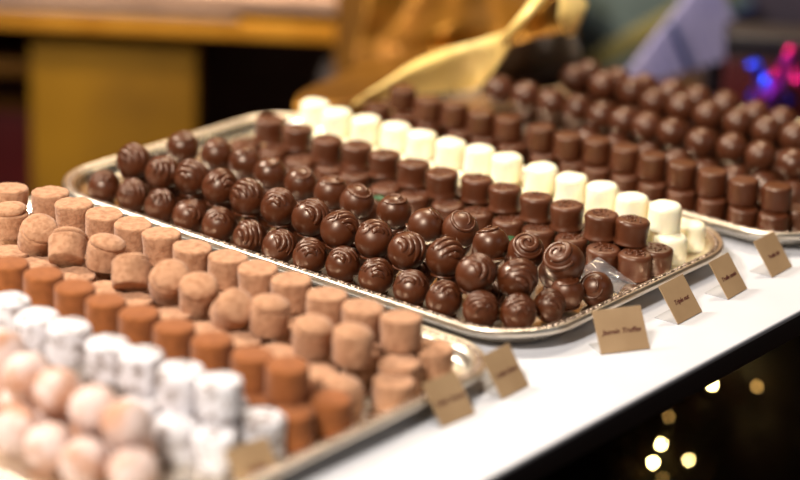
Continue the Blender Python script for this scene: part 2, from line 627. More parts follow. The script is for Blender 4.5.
def moulded(r, h):
    """dipped cup: pooled foot, narrow waist, round shoulder"""
    pr = [(0, 0), (r * .98, 0), (r * 1.02, .7), (r * .99, 1.8), (r * .94, 3.2), (r * .93, 5.5), (r * .95, 8.5), (r * .98, h - 6.5), (r, h - 4.2)]
    for k in range(1, 7):
        a = (PI / 2) * k / 6
        pr.append((r - 3.4 + 3.4 * math.cos(a), h - 3.8 + 3.8 * math.sin(a)))
    return pr + [((r - 3.4) * .6, h - .2), (0, h - .3)]


CUPS = [mesh_of(lathe(moulded(14.0, 20.5), 28, lumps(s + 1, .8, .09, .25, .3)), 'body', M_MILK) for s in range(5)]
CTOP = [mesh_of(topping_bm(s, 12.0, 20.1), 'crumbly_topping', M_MILK) for s in range(5)]


def dark_cup(p, label, group, top=True, rz=None):
    r = empty('dark_chocolate_cup', p, (RNG.uniform(-.05, .05), RNG.uniform(-.05, .05), RNG.uniform(0, 6.28)))
    tag(r, label, 'chocolate', group)
    i = RNG.randrange(5)
    link('body', CUPS[i], r)
    link('crumbly_topping', CTOP[i], r)
    return r


Ec = [(270, 119), (298, 128), (327, 139), (357, 145), (385, 154), (414, 163), (443, 172), (477, 178), (506, 187), (537, 196), (568, 204), (602, 213),
      (632, 219)]
for i, (px, py) in enumerate(Ec):
    p = at(px, py - 1.6 * (12 - i) / 12, 41.0); p.z = 20.6
    dark_cup(p, '%s dark chocolate cup from the front, upper row just below the white cups' % ORD[13 - i], 'dark cups of the upper row')
Fc = [(247, 143), (274, 149), (301, 159), (330, 167), (355, 173), (387, 186), (416, 194), (448, 203), (478, 211), (510, 219), (539, 228), (572, 237),
      (603, 247), (635, 253)]
for i, (px, py) in enumerate(Fc):
    p = at(px, py - 1.2 * (13 - i) / 13, 20.5); p.z = 0
    dark_cup(p, '%s dark chocolate cup from the front, lower row behind the round truffles' % ORD[14 - i], 'dark cups of the lower row')
dark_cup(Vector((198, -228, 0)), 'dark chocolate cup on the tray floor between the front dark cup and the white cups', 'dark cups on the tray floor by the white cups')
for k in range(12):
    dark_cup((199, -195 + 32.5 * k, 0), 'dark chocolate cup on the tray floor hidden under the upper dark row', 'dark cups hidden under the upper dark row')

WH = [mesh_of(lathe(cup_profile(13.9, 13.5, 22.5, 4.6, 1.4), 28, lumps(s + 11, .9, .08, .25, .25)), 'white_chocolate_cup', M_WHITE) for s in range(4)]


def white_cup(p, label, group):
    o = link('white_chocolate_cup', RNG.choice(WH), None, p, (RNG.uniform(-.05, .05), RNG.uniform(-.05, .05), RNG.uniform(0, 6.28)))
    return tag(o, label, 'chocolate', group)


Hc = [(315, 100), (338, 109), (367, 116), (396, 123), (422, 131), (451, 139), (480, 146), (508, 154), (543, 164), (573, 174), (604, 183), (633, 194),
      (666, 202)]
for i, (px, py) in enumerate(Hc):
    p = at(px, py, 46.5); p.z = 23.0
    white_cup(p, '%s white chocolate cup from the front in the raised upper row' % ORD[13 - i], 'white cups of the upper row')
for k in range(13):
    white_cup((227 + RNG.uniform(-1, 1), -223 + 32.2 * k, 0), '%s white chocolate cup from the front, lower row directly behind the dark cups' % ORD[k + 1], 'white cups of the lower row')
p = at(690, 222, 23); p.z = 0
white_cup(p, 'low white chocolate cup tucked in the front corner by the far tray rim', 'white cups on the far side of the row')
for k in range(1, 12):
    white_cup((p.x, p.y + 32.4 * k, 0), 'white chocolate cup of the lower layer hidden behind the raised white row', 'white cups hidden behind the raised row')

# ------------------------------------------------------------------ nearest tray: dusted chocolates


def dusted(h, r, bev, seed, mat, name, a1=.8, a2=.45, taper=.6, dome=.4):
    return mesh_of(lathe(cup_profile(r - taper, r, h, bev, dome), 32, lumps(seed, a1, .09, a2, .38)), name, mat)


TANS = [dusted(23.5, 15.0, 2.0, s + 21, M_TAN, 'tan_dusted_cup') for s in range(5)]
TANL = [dusted(19.5, 14.5, 2.0, s + 31, M_TAN, 'body') for s in range(4)]
CAPS = [mesh_of(lathe([(0, 0), (10, 0), (13.4, .8), (14.2, 2.2), (13.6, 4.0), (11, 6.0), (6.5, 7.4), (0, 8.0)], 30, lumps(s + 41, .9, .1, .3, .35)), 'cap', M_TAN)
        for s in range(4)]
RUST = [dusted(24.0, 14.6, 2.4, s + 51, M_RUST, 'rust_dusted_cup', .35, .12, -.3) for s in range(4)]
SUG = [dusted(26.0, 15.2, 3.6, s + 61, M_SUGAR, 'sugar_dusted_cup', .9, .35, -.2, .8) for s in range(4)]


def single(name, meshes, p, label, group, tilt=0.05):
    o = link(name, RNG.choice(meshes), None, p, (RNG.uniform(-tilt, tilt), RNG.uniform(-tilt, tilt), RNG.uniform(0, 6.28)))
    return tag(o, label, 'chocolate', group)


P = [(9, 187), (50, 191), (74, 202), (104, 212), (133, 222), (162, 232), (192, 245), (227, 255), (259, 266), (292, 278), (327, 293), (362, 305), (402, 316)]
for i, (px, py) in enumerate(P):
    p = at(px, py, 47.6); p.z = 23.8
    single('tan_dusted_cup', TANS, p, '%s flat-topped tan dusted cup from the front, upper row along the rim' % ORD[13 - i], 'tan cups of the upper row')
p = at(401, 361, 23.8); p.z = 0
single('tan_dusted_cup', TANS, p, 'tan dusted cup on the tray floor below the front upper tan cup', 'tan cups on the tray floor')
p = at(434, 346, 23.8); p.z = 0
single('tan_dusted_cup', TANS, p, 'tan dusted cup in the front tray corner, beside the ornate rim', 'tan cups on the tray floor')
for k in range(1, 13):
    single('tan_dusted_cup', TANS, (-95, -231 + 33 * k, 0), 'tan dusted cup of the bottom layer between the rim and the upper tan row', 'tan cups beside the rim under the upper row')
    single('tan_dusted_cup', TANS, (-131, -229 + 33 * k, 0), 'tan dusted cup of the bottom layer beneath the upper tan row', 'tan cups under the upper row')


def capped(p, label, group, tilt=(0, 0), rz=0.0):
    """irregular tan piece: a stubby cup with a domed lid that sits a little askew; p is its base centre"""
    r = empty('tan_capped_truffle', p, (tilt[0], tilt[1], rz))
    tag(r, label, 'truffle', group)
    i = RNG.randrange(4)
    link('body', TANL[i], r)
    c = link('cap', CAPS[RNG.randrange(4)], r, (RNG.uniform(-1.6, 1.6), RNG.uniform(-1.6, 1.6), 18.4), (RNG.uniform(-.14, .14), RNG.uniform(-.14, .14), RNG.uniform(0, 6)))
    return r


Q = [(10, 220), (36, 235), (69, 247), (106, 252), (134, 272), (168, 282), (198, 294), (232, 310), (270, 315), (313, 335), (353, 345)]
QT = [(0, 0), (.45, -.35), (-.35, .75), (.12, .1), (-.3, .65), (.35, -.45), (.25, -.2), (.7, -.4), (.1, .05), (.1, -.12), (.03, .03)]
for i, (px, py) in enumerate(Q):
    p = at(px, py, 36)
    ax = Euler((QT[i][0], QT[i][1], 0)).to_matrix() @ Vector((0, 0, 12.5))
    capped(p - ax, '%s lidded tan truffle from the front, lumpy row between tan cups and rust cups' % ORD[11 - i], 'lumpy lidded tan truffles', QT[i], RNG.uniform(-.3, .3))
QL = [(10, 250), (40, 262), (76, 273), (105, 287), (134, 298), (172, 313), (207, 327), (240, 338), (278, 350), (317, 370)]
for i, (px, py) in enumerate(QL):
    p = at(px, py, 23.8); p.z = 0
    single('tan_dusted_cup', TANS, p, '%s low tan dusted cup from the front, half hidden behind the rust cups' % ORD[10 - i], 'low tan cups behind the rust cups')
p = at(342, 388, 18)
capped((p.x, p.y, 0), 'lidded tan truffle on the tray floor at the front of its row', 'lumpy lidded tan truffles', (.03, -.06), 1.0)
p = at(393, 390, 12)
single('tan_dusted_cup', TANL, (p.x, p.y, 0), 'short tan cup on the tray floor by the front rim', 'tan cups on the tray floor')

Rr = [(10, 262), (44, 272), (75, 285), (106, 299), (140, 311), (175, 325), (213, 338), (253, 353), (288, 363)]
for i, (px, py) in enumerate(Rr):
    p = at(px, py, 48.6); p.z = 24.3
    single('rust_dusted_cup', RUST, p, '%s rust-brown cocoa cup from the front in the upper rust row' % ORD[9 - i], 'rust cups of the upper row', .03)
for i, (px, py) in enumerate([(291, 410), (255, 396), (322, 424)]):
    p = at(px, py, 24.3 if i < 2 else 14)
    p = Vector((p.x if i == 2 else -246, p.y, 0))
    if i == 2:
        p = Vector((-213, -236, 0))
    single('rust_dusted_cup', RUST, p, ['rust-brown cup on the tray floor under the front of the rust row', 'second rust-brown cup on the tray floor, behind the white sugared cup',
                                        'rust-brown cup on the tray floor facing the front rim beside tan truffles'][i], 'rust cups on the tray floor', .03)
for k in range(1, 9):
    single('rust_dusted_cup', RUST, (-213, -236 + 33.4 * k, 0), 'rust-brown cup of the bottom layer hidden under the upper rust row', 'rust cups hidden under the upper row', .03)

T = [(8, 297), (38, 313), (68, 323), (108, 340), (142, 351), (182, 366), (221, 378)]
for i, (px, py) in enumerate(T):
    p = at(px, py, 53.5); p.z = 26.8
    single('sugar_dusted_cup', SUG, p, '%s white sugar-dusted cup from the front in the tall upper row' % ORD[7 - i], 'white sugared cups of the upper row')
p = at(262, 414, 26.5); p.z = 0
single('sugar_dusted_cup', SUG, p, 'white sugar-dusted cup on the tray floor at the front, beside the rust cups', 'white sugared cups on the tray floor')
TX = p.x
for k in range(1, 7):
    single('sugar_dusted_cup', SUG, (TX, p.y + 33 * k, 0), 'white sugared cup of the bottom layer under the upper white row', 'white sugared cups under the upper row')
TL = [(216, 430), (176, 419), (143, 398)]
for i, (px, py) in enumerate(TL):
    p = at(px, py, 26.5); p.z = 0
    single('sugar_dusted_cup', SUG, p, '%s low white sugared cup from the front, in front of the tall white row' % ORD[i + 1], 'low white sugared cups')

# powdered balls
BALL = []
for s in range(4):
    R = 16.4
    pr = [(0, -R * .86), (R * .5, -R * .86)] + [(R * math.cos(a), R * .96 * math.sin(a)) for a in [(-.26 + .76 * k / 16) * PI for k in range(17)]]
    pr[-1] = (0, R * .96)
    BALL.append(mesh_of(lathe(pr, 30, lumps(s + 71, 1.6, .09, .5, .3)), 'powdered_truffle', M_PEACH))
U = [(2, 352), (27, 376), (58, 392), (95, 410), (127, 424)]
for i, (px, py) in enumerate(U):
    p = at(px, py, 37)
    single('powdered_truffle', BALL, p, '%s pale pink powdered truffle from the front, upper row' % ORD[5 - i], 'pale powdered truffles of the upper row', .3)
V = [(17, 432), (50, 448), (85, 463), (133, 472)]
for i, (px, py) in enumerate(V):
    p = at(px, py, 13.5)
    single('powdered_truffle', BALL, p, '%s pale pink powdered truffle from the front, bottom row nearest the rim' % ORD[4 - i], 'pale powdered truffles of the bottom row', .3)
for k in range(5):
    single('powdered_truffle', BALL, (-344, -180 + 33 * k, 13.5), 'pale powdered truffle hidden beneath the upper pale row', 'pale powdered truffles hidden beneath the upper row', .3)

# ------------------------------------------------------------------ farthest tray
MCUP = [mesh_of(lathe(cup_profile(13.4, 12.8, 20.5, 2.6, -.3), 26, lumps(s + 81, .5, .09)), 'milk_chocolate_cup', M_BACKMILK) for s in range(4)]
MTRU = [mesh_of(shell_bm(s + 20, 14.2), 'milk_chocolate_truffle', M_BACKMILK) for s in range(4)]
R1 = [(403, 87), (428, 98), (455, 103), (482, 111), (509, 116), (542, 126), (569, 134), (598, 139), (626, 146), (653, 154), (683, 162), (714, 170), (745, 179),
      (778, 185)]
for i, (px, py) in enumerate(R1):
    p = at(px, py, 41.6); p.z = 20.9
    single('milk_chocolate_cup', MCUP, p, '%s milk chocolate cup from the far end, upper row of the farthest tray' % ORD[i + 1], 'milk cups of the upper row', .03)
R0 = [(378, 104), (402, 115), (428, 122), (456, 131), (482, 138), (509, 145), (541, 154), (569, 162), (597, 167), (626, 174), (653, 182), (680, 191), (711, 199), (743, 207),
      (774, 213)]
for i, (px, py) in enumerate(R0):
    p = at(px, py, 20.5); p.z = 0
    p.x = max(p.x, 336)
    single('milk_chocolate_cup', MCUP, p, '%s milk chocolate cup from the far end, lower row at the farthest tray rim' % ORD[i + 1], 'milk cups of the lower row', .03)
for k in range(14):
    single('milk_chocolate_cup', MCUP, (368, -262 + 31.2 * k, 0), 'milk chocolate cup of the bottom layer hidden under the upper cup row', 'milk cups hidden under the upper row', .03)


def milk(p, label, group):
    return single('milk_chocolate_truffle', MTRU, p, label, group, .25)


S1 = [(590, 129), (618, 136), (648, 145), (677, 152), (706, 161), (735, 168), (766, 174), (795, 183)]
for i, (px, py) in enumerate(S1):
    p = at(px, py, 24); p.z = 12.4
    milk(p, '%s round milk truffle from the far end, low row just behind the cups' % ORD[i + 1], 'milk truffles low behind the cups')
S2 = [(500, 82), (527, 88), (553, 95), (578, 101), (602, 108), (625, 114), (648, 119), (673, 125), (702, 135), (733, 140), (762, 148), (794, 156)]
for i, (px, py) in enumerate(S2):
    p = at(px, py, 44); p.z = 36
    milk(p, '%s round milk truffle from the far end in the nearest raised row' % ORD[i + 1], 'milk truffles in the nearest raised row')
for k in range(12):
    milk((462 + RNG.uniform(-2, 2), 92 - 29 * k, 12.4), 'round milk truffle of the bottom layer behind the nearest raised row', 'milk truffles behind the nearest raised row')
S3 = [(575, 72), (604, 78), (632, 84), (655, 95), (682, 100), (709, 108), (739, 115), (768, 123), (796, 129)]
for i, (px, py) in enumerate(S3):
    p = at(px, py, 44); p.z = 36
    milk(p, '%s round milk truffle from the far end in the middle raised row' % ORD[i + 1], 'milk truffles in the middle raised row')
for k in range(11):
    milk((492 + RNG.uniform(-2, 2), 80 - 29 * k, 12.4), 'round milk truffle of the bottom layer before the middle raised row', 'milk truffles before the middle raised row')
    milk((524 + RNG.uniform(-2, 2), 66 - 29 * k, 12.4), 'round milk truffle of the bottom layer behind the middle raised row', 'milk truffles behind the middle raised row')
S4 = [(590, 67), (618, 74), (645, 80), (672, 86), (698, 92), (726, 98), (756, 108), (783, 114)]
for i, (px, py) in enumerate(S4):
    p = at(px, py, 44); p.z = 36
    milk(p, '%s round milk truffle from the far end in the farthest raised row' % ORD[i + 1], 'milk truffles in the farthest raised row')
for k in range(9):
    milk((562 + RNG.uniform(-2, 2), 82 - 29 * k, 12.4), 'round milk truffle of the bottom layer under the farthest raised row', 'milk truffles under the farthest raised row')

# ------------------------------------------------------------------ name cards
DIRX = Vector((1, 0, 0))


def name_card(bl, br, text, tsize, label, back=20.0, h=26.0, tcol=M_INK):
    a, b = at(bl[0], bl[1], TOPZ), at(br[0], br[1], TOPZ)
    w = (b - a).length
    c = (a + b) / 2
    ang = math.atan2(b.y - a.y, b.x - a.x)
    r = empty('name_card', (c.x, c.y, TOPZ), (0, 0, ang))
    tag(r, label, 'card', 'folded name cards along the counter edge')
    L = math.hypot(back, h)
    tl = math.atan2(h, back)                    # panel leans back
    obj('front_panel', box(-w / 2, w / 2, 0, L, -.35, .35, .15), M_CARD, r, (0, 0, .4), (tl, 0, 0), smooth=False)
    obj('base_flap', box(-w / 2, w / 2, .6, back + 1, 0, .6, .1), M_CARDBACK, r, (0, 0, .05), smooth=False)
    cu = bpy.data.curves.new('lettering', 'FONT')
    cu.body = text
    cu.size = tsize * S
    cu.shear = 0.35
    cu.align_x = 'CENTER'
    cu.align_y = 'CENTER'
    cu.extrude = 0.00008
    cu.offset = 0.00012
    cu.resolution_u = 3
    tmp = bpy.data.objects.new('tmp', cu)
    COL.objects.link(tmp)
    dg = bpy.context.evaluated_depsgraph_get()
    me = bpy.data.meshes.new_from_object(tmp.evaluated_get(dg))
    bpy.data.objects.remove(tmp)
    me.materials.clear()
    me.materials.append(tcol)
    t = bpy.data.objects.new('lettering', me)
    COL.objects.link(t)
    t.parent = r
    m = Matrix.Translation(Vector((0, 0, .4)) * S) @ Matrix.Rotation(tl, 4, 'X') @ Matrix.Translation(Vector((0, L * .47, .45)) * S)
    t.matrix_local = m
    return r


name_card((243, 499), (285, 484), 'Truffes', 6, 'khaki name card nearest the camera, cut off by the bottom of the photo')
name_card((442, 428), (475, 414), 'Truffes Tiramisu', 4.6, 'blurred khaki name card standing before the corner of the dusted-chocolate tray')
name_card((502, 400), (529, 386), 'Truffes Rhum', 4.6, 'khaki name card between the two nearest trays, with blurred print', h=27)
name_card((601, 355), (650, 349), 'Jasmin Truffes', 5.6, 'widest name card, turned to the viewer and reading Jasmin Truffes', h=27)
name_card((678, 325), (702, 312), 'Triple nut', 5.2, 'brown name card in front of the dark cups at the middle tray')
name_card((728, 300), (747, 289), 'Truffe cassis', 4.6, 'brown name card in front of the right corner of the middle tray')
name_card((772, 278), (792, 267), 'Truffe lait', 4.6, 'farthest brown name card, before the milk chocolate tray')

# ------------------------------------------------------------------ small things in and by the tray


def sheet(points, nu, nv, thick=0.0):
    """smooth sheet through a control grid points[v][u] (Catmull-Rom)"""
    def cr(p0, p1, p2, p3, t):
        return 0.5 * ((2 * p1) + (p2 - p0) * t + (2 * p0 - 5 * p1 + 4 * p2 - p3) * t * t + (3 * p1 - p0 - 3 * p2 + p3) * t * t * t)

    def line(row, n):
        out = []
        m = len(row)
        for k in range(n + 1):
            x = (m - 1) * k / n
            i = min(int(x), m - 2)
            t = x - i
            g = lambda j: row[min(max(j, 0), m - 1)]
            out.append(cr(g(i - 1), g(i), g(i + 1), g(i + 2), t))
        return out
    rows = [line([Vector(p) for p in r], nu) for r in points]
    cols = [line([r[k] for r in rows], nv) for k in range(nu + 1)]
    bm = bmesh.new()
    V_ = [[bm.verts.new(cols[u][v]) for u in range(nu + 1)] for v in range(nv + 1)]
    for v in range(nv):
        for u in range(nu):
            bm.faces.new((V_[v][u], V_[v][u + 1], V_[v + 1][u + 1], V_[v + 1][u]))
    if thick:
        bmesh.ops.recalc_face_normals(bm, faces=bm.faces)
        bmesh.ops.solidify(bm, geom=bm.faces[:], thickness=thick)
    return bm


c0 = at(604, 284, 8)
g = []
rg = random.Random(3)
for v in range(5):
    row = []
    for u in range(5):
        row.append((-19 + 10 * u + rg.uniform(-2.5, 2.5), -15 + 8.5 * v + rg.uniform(-2, 2), 2.0 + (3.6 * (u % 2) + 3.4 * v + rg.uniform(-1, 2.5))))
    g.append(row)
tag(obj('clear_wrapper', sheet(g, 20, 20, .35), M_CLEAR, None, (c0.x + 6, c0.y + 3, 0)), 'crumpled clear plastic wrapper in the tray before the front dark cup', 'wrapper')


def leaf(px, py, z, label, rz, ln=16):
    c = at(px, py, z)
    g = []
    for v in range(5):
        t = v / 4
        wd = 4.5 * math.sin(PI * (.12 + .8 * t))
        g.append([(-wd, ln * (t - .5), 1.5 * math.sin(3 * t)), (0, ln * (t - .5), -.6 + 1.5 * math.sin(3 * t)), (wd, ln * (t - .5), 1.2 + 1.5 * math.sin(3 * t))])
    tag(obj('green_leaf', sheet(g, 6, 10, .4), M_LEAF, None, (c.x, c.y, z), (0.1, 0, rz)), label, 'leaf')


leaf(511, 241, 24, 'green paper leaf between the coiled truffle and the lower dark cups', 1.2, 18)
leaf(379, 200, 22, 'green paper leaf tip far back between truffles and cups', .3, 13)

# ------------------------------------------------------------------ background: gold table behind the counter
RV = Vector((math.cos(YAW), math.sin(YAW), 0))
FV = Vector((-math.sin(YAW), math.cos(YAW), 0))
FLOORZ = -950.0


def build_table():
    D = 2760.0
    o = far(165, 36, D)                        # lower edge of the gold apron, mid span
    rz = YAW + math.radians(-1.0)
    ppm = D / F_PX                             # mm per pixel there
    r = empty('gold_side_table', (o.x, o.y, FLOORZ), (0, 0, rz))
    tag(r, 'blurred gold side table with a broad panel leg, standing behind the counter', 'table')
    zb = o.z - FLOORZ
    xl, xr = -420 * ppm, 172 * ppm
    obj('apron', box(xl, xr, 0, 30, zb, zb + 24, 3), M_GOLD, r)
    obj('moulding', box(xl, xr - 120, -6, 330, zb + 24.2, zb + 32, 2), M_STONE, r)
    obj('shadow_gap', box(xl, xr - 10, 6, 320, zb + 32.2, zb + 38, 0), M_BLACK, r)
    obj('table_top', box(xl, xr, -8, 340, zb + 38.2, zb + 58, 3), M_STONE, r)
    obj('panel_leg', box(-143 * ppm, 28 * ppm, 40, 90, 0, zb + 23, 4), M_GOLDPANEL, r)
    obj('corner_post', box(xr - 2, xr + 68, -10, 70, 0, zb + 90, 6), M_GOLDBROWN, r)
    obj('inner_shelf', box(xl, -146 * ppm, 60, 300, zb - 78, zb - 60, 2), M_GOLDBROWN, r)
    obj('back_panel', box(xl, xr, 325, 338, 0, zb + 24, 1), M_BACKWOOD, r)
    obj('floor_shelf', box(xl, xr, 5, 324, zb - 330, zb - 310, 1), M_DARKWOOD, r)
    return o, rz, ppm, zb


TO, TRZ, TPP, TZB = build_table()


def in_table(x, y, z):
    return TO + Matrix.Rotation(TRZ, 3, 'Z') @ Vector((x, y, 0)) + Vector((0, 0, z))


# red gift box on the inner floor shelf and a grey cloth bag
p = in_table(-205, 190, 0)
b = empty('red_gift_box', (p.x, p.y, FLOORZ + TZB - 309), (0, 0, TRZ))
tag(b, 'blurred dark red gift box at the left, under the gold table', 'box')
obj('carton', box(-55, 55, -45, 45, 0, 200, 5), M_RED, b)
obj('lid_band', box(-57, 57, -47, 47, 160, 182, 4), M_GOLDBROWN, b)
p = in_table(172, 66, 0)
g = []
for v in range(7):
    t = v / 6
    row = []
    for u in range(9):
        a = 2 * PI * u / 8
        rr = (1 - .45 * t) * (1 + .12 * math.sin(3 * a + 4 * t))
        row.append((58 * rr * math.cos(a) + 70 * t, 42 * rr * math.sin(a), 330 * t))
    g.append(row)
tag(obj('grey_cloth_bag', sheet(g, 32, 20), M_GREY, None, (p.x, p.y, FLOORZ + TZB - 309), (0, 0, TRZ)), 'slumped grey cloth bag in the dark space under the gold table', 'bag')

# foil-wrapped parcel on the counter behind the far tray
fo = Vector((490, 230, TOPZ))
fw = empty('gold_foil_wrap', fo)
tag(fw, 'crumpled gold foil gift wrap rising behind the farthest tray', 'gift wrap')


def V3(*a):
    return Vector(a)


base = [V3(296, 236, -4.2), V3(352, 218, -4.2), V3(420, 217, -4.2), V3(492, 217, -4.2), V3(560, 218, -4.2), V3(630, 222, -4.2)]
low = [V3(318, 262, 16), V3(372, 236, 12), V3(432, 226, 10), V3(500, 230, 14), V3(566, 232, 16), V3(640, 236, 16)]
rows = [
    [(352, 70, 2480), (392, 66, 2500), (440, 60, 2480), (496, 54, 2480), (528, 48, 2500), (574, 42, 2470)],
    [(356, 48, 2530), (400, 42, 2550), (446, 28, 2480), (500, 24, 2550), (540, 6, 2490), (566, 12, 2530)],
    [(364, 18, 2550), (408, 16, 2600), (450, 8, 2540), (496, 2, 2600), (552, -10, 2520), (576, -8, 2510)],
    [(372, -20, 2590), (416, -20, 2620), (458, -16, 2590), (504, -20, 2640), (566, -28, 2590), (590, -26, 2560)],
]
grid = [[q - fo for q in base], [q - fo for q in low]] + [[far(*q) - fo for q in r] for r in rows]
obj('foil', sheet(grid, 50, 50, 1.2), M_FOIL, fw)
def up(px, py, z):
    q = at(px, py, z)
    return q - fo


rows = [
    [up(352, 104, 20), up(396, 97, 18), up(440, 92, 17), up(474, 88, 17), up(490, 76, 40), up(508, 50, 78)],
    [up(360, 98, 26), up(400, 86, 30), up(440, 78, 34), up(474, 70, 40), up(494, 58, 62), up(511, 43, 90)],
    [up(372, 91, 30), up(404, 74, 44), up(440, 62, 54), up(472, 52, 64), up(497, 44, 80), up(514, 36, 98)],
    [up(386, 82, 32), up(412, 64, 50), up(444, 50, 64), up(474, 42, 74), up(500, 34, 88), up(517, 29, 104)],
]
obj('lit_foil_flap', sheet(rows, 40, 30, 1.2), M_FOIL_LIT, fw)  # bright wedge of the foil as a pale sheet, its light in the colour
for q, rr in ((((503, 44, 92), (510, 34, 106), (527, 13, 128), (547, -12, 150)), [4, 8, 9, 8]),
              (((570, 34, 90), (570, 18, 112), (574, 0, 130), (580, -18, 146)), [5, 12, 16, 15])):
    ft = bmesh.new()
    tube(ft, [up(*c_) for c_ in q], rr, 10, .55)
    obj('foil_highlight', ft, M_FOIL_LIT, fw)  # pale tubes that stand in for bright streaks of light on the foil
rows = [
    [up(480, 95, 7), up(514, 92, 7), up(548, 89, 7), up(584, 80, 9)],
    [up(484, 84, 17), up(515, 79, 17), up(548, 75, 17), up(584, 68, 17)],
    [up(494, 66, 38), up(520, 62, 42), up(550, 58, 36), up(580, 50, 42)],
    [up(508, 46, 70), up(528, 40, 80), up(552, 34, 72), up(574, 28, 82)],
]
obj('foil_shade_sheet', sheet(rows, 24, 18, 1.2), M_FOIL_SHADE, fw)  # added dark sheet that paints the foil's shaded side, no real lining

# side stand right of the counter
STZ = -130.0
st = empty('side_stand', (760, 60, FLOORZ))
tag(st, 'dark wooden stand beyond the counter end, carrying the gift boxes and tinsel', 'stand')
obj('stand_body', box(-70, 560, -330, 330, 0, STZ - FLOORZ - 26, 3), M_DARKWOOD, st)
obj('stand_top', box(-80, 570, -340, 340, STZ - FLOORZ - 25.8, STZ - FLOORZ, 3), M_DARKWOOD, st)


# slate green box with olive ribbon, tipped on its corner, leaning back
e = empty('slate_gift_box', far(604, 92, 2660))
e.rotation_euler = Euler((math.radians(-8), math.radians(-33), YAW))
tag(e, 'blurred slate green gift box with an olive ribbon, behind the far tray', 'box')
obj('carton', box(-50, 200, 0, 60, 0, 190, 4), M_TEAL, e)
obj('ribbon', box(-51, 201, -1.6, 61, 26, 50, .6), M_OLIVE, e)
obj('edge_band', box(-50.6, 200.6, -.8, 60.5, -.8, 7, .5), M_NAVY, e)

# lavender pleated paper fan box in front of it
e = empty('pleated_gift_box', far(634, 88, 2530))
e.rotation_euler = Euler((math.radians(-6), math.radians(-20), YAW + .04))
tag(e, 'lavender pleated paper gift box with a navy ribbon, behind the milk truffles', 'box')
bm = bmesh.new()
N = 156
bot, hts = [], []
for k in range(N + 1):
    t = k / N
    bot.append((-8 + 140 * t, 4.5 * math.sin(t * 2 * PI * 9)))
    hts.append(min(112, 10 + 92 * t))
vb = [bm.verts.new((x, y, 0)) for x, y in bot] + [bm.verts.new((132, 30, 0)), bm.verts.new((-8, 30, 0))]
vt = [bm.verts.new((x - h * .12, y, h)) for (x, y), h in zip(bot, hts)] + [bm.verts.new((132 - 12, 30, hts[-1])), bm.verts.new((-9, 30, 10))]
n = len(vb)
for k in range(n):
    k2 = (k + 1) % n
    bm.faces.new((vb[k], vb[k2], vt[k2], vt[k]))
bm.faces.new(vt); bm.faces.new(vb[::-1])
obj('pleated_carton', bm, M_LAV, e, smooth=False)
bm = bmesh.new()
add_box(bm, 62, 71, -5.4, 31, -1, 57, .5)
for v in bm.verts:
    v.co.x -= max(v.co.z, 0) * .12
obj('ribbon', bm, M_NAVY, e)

# mauve paper bag at the right behind everything
p = far(765, 60, 2760)
e = empty('mauve_paper_bag', (p.x, p.y, STZ), (0, 0, YAW))
tag(e, 'dim mauve-grey paper bag at the top right, behind the tinsel', 'bag')
obj('bag_body', box(-70, 110, 0, 70, 0, 250, 5), M_MAUVE, e)
obj('bag_rim', box(-71, 111, -1, 71, 236, 262, 3), M_MAUVE, e)

# dark red box under the tinsel
p = far(770, 84, 2450)
pt = far(770, 56, 2450)
e = empty('dark_red_gift_box', (p.x, p.y, STZ), (0, 0, YAW - .1))
tag(e, 'dark red gift box behind the purple and blue tinsel at the right', 'box')
obj('carton', box(-48, 80, 0, 60, 0, pt.z - STZ, 3), M_RED, e)
obj('lid', box(-51, 83, -3, 63, pt.z - STZ + .2, pt.z - STZ + 24, 3), M_BLACK, e)

# tinsel bow
p = far(774, 112, 2360)
e = empty('tinsel_bow', p)
tag(e, 'shiny blue, purple and magenta tinsel bow at the right edge behind the truffles', 'tinsel')
rg = random.Random(11)
TB = p.copy()
for (pa, pb, pc, m, wd) in [((766, 108), (774, 90), (783, 70), M_TIN_P, 7), ((776, 110), (770, 92), (756, 64), M_TIN_B, 7), ((790, 104), (783, 88), (776, 76), M_TIN_B, 6),
                            ((770, 80), (784, 70), (792, 46), M_TIN_M, 6), ((750, 62), (760, 68), (762, 82), M_TIN_B, 9), ((748, 100), (752, 94), (756, 90), M_TIN_B, 5),
                            ((792, 70), (798, 84), (806, 92), M_TIN_M, 5), ((780, 66), (788, 56), (796, 62), M_TIN_P, 5), ((757, 100), (760, 92), (764, 88), M_TIN_M, 5)]:
    dd = 2405 + rg.uniform(-8, 10)
    P0, P1, P2 = far(*pa, dd - 8), far(*pb, dd - 18), far(*pc, dd)
    pts, nor = [], []
    for k in range(13):
        t = k / 12
        pts.append(P0 * (1 - t) ** 2 + P1 * 2 * t * (1 - t) + P2 * t * t - TB)
        a = 1.2 * math.sin(4 * t + wd)
        nor.append((-FV * math.cos(a) + RV * math.sin(a) + Vector((0, 0, .4))).normalized())
    bm = bmesh.new()
    tube(bm, pts, [wd * .78] * 13, 8, .18, nor)
    obj('foil_strand', bm, m, e)

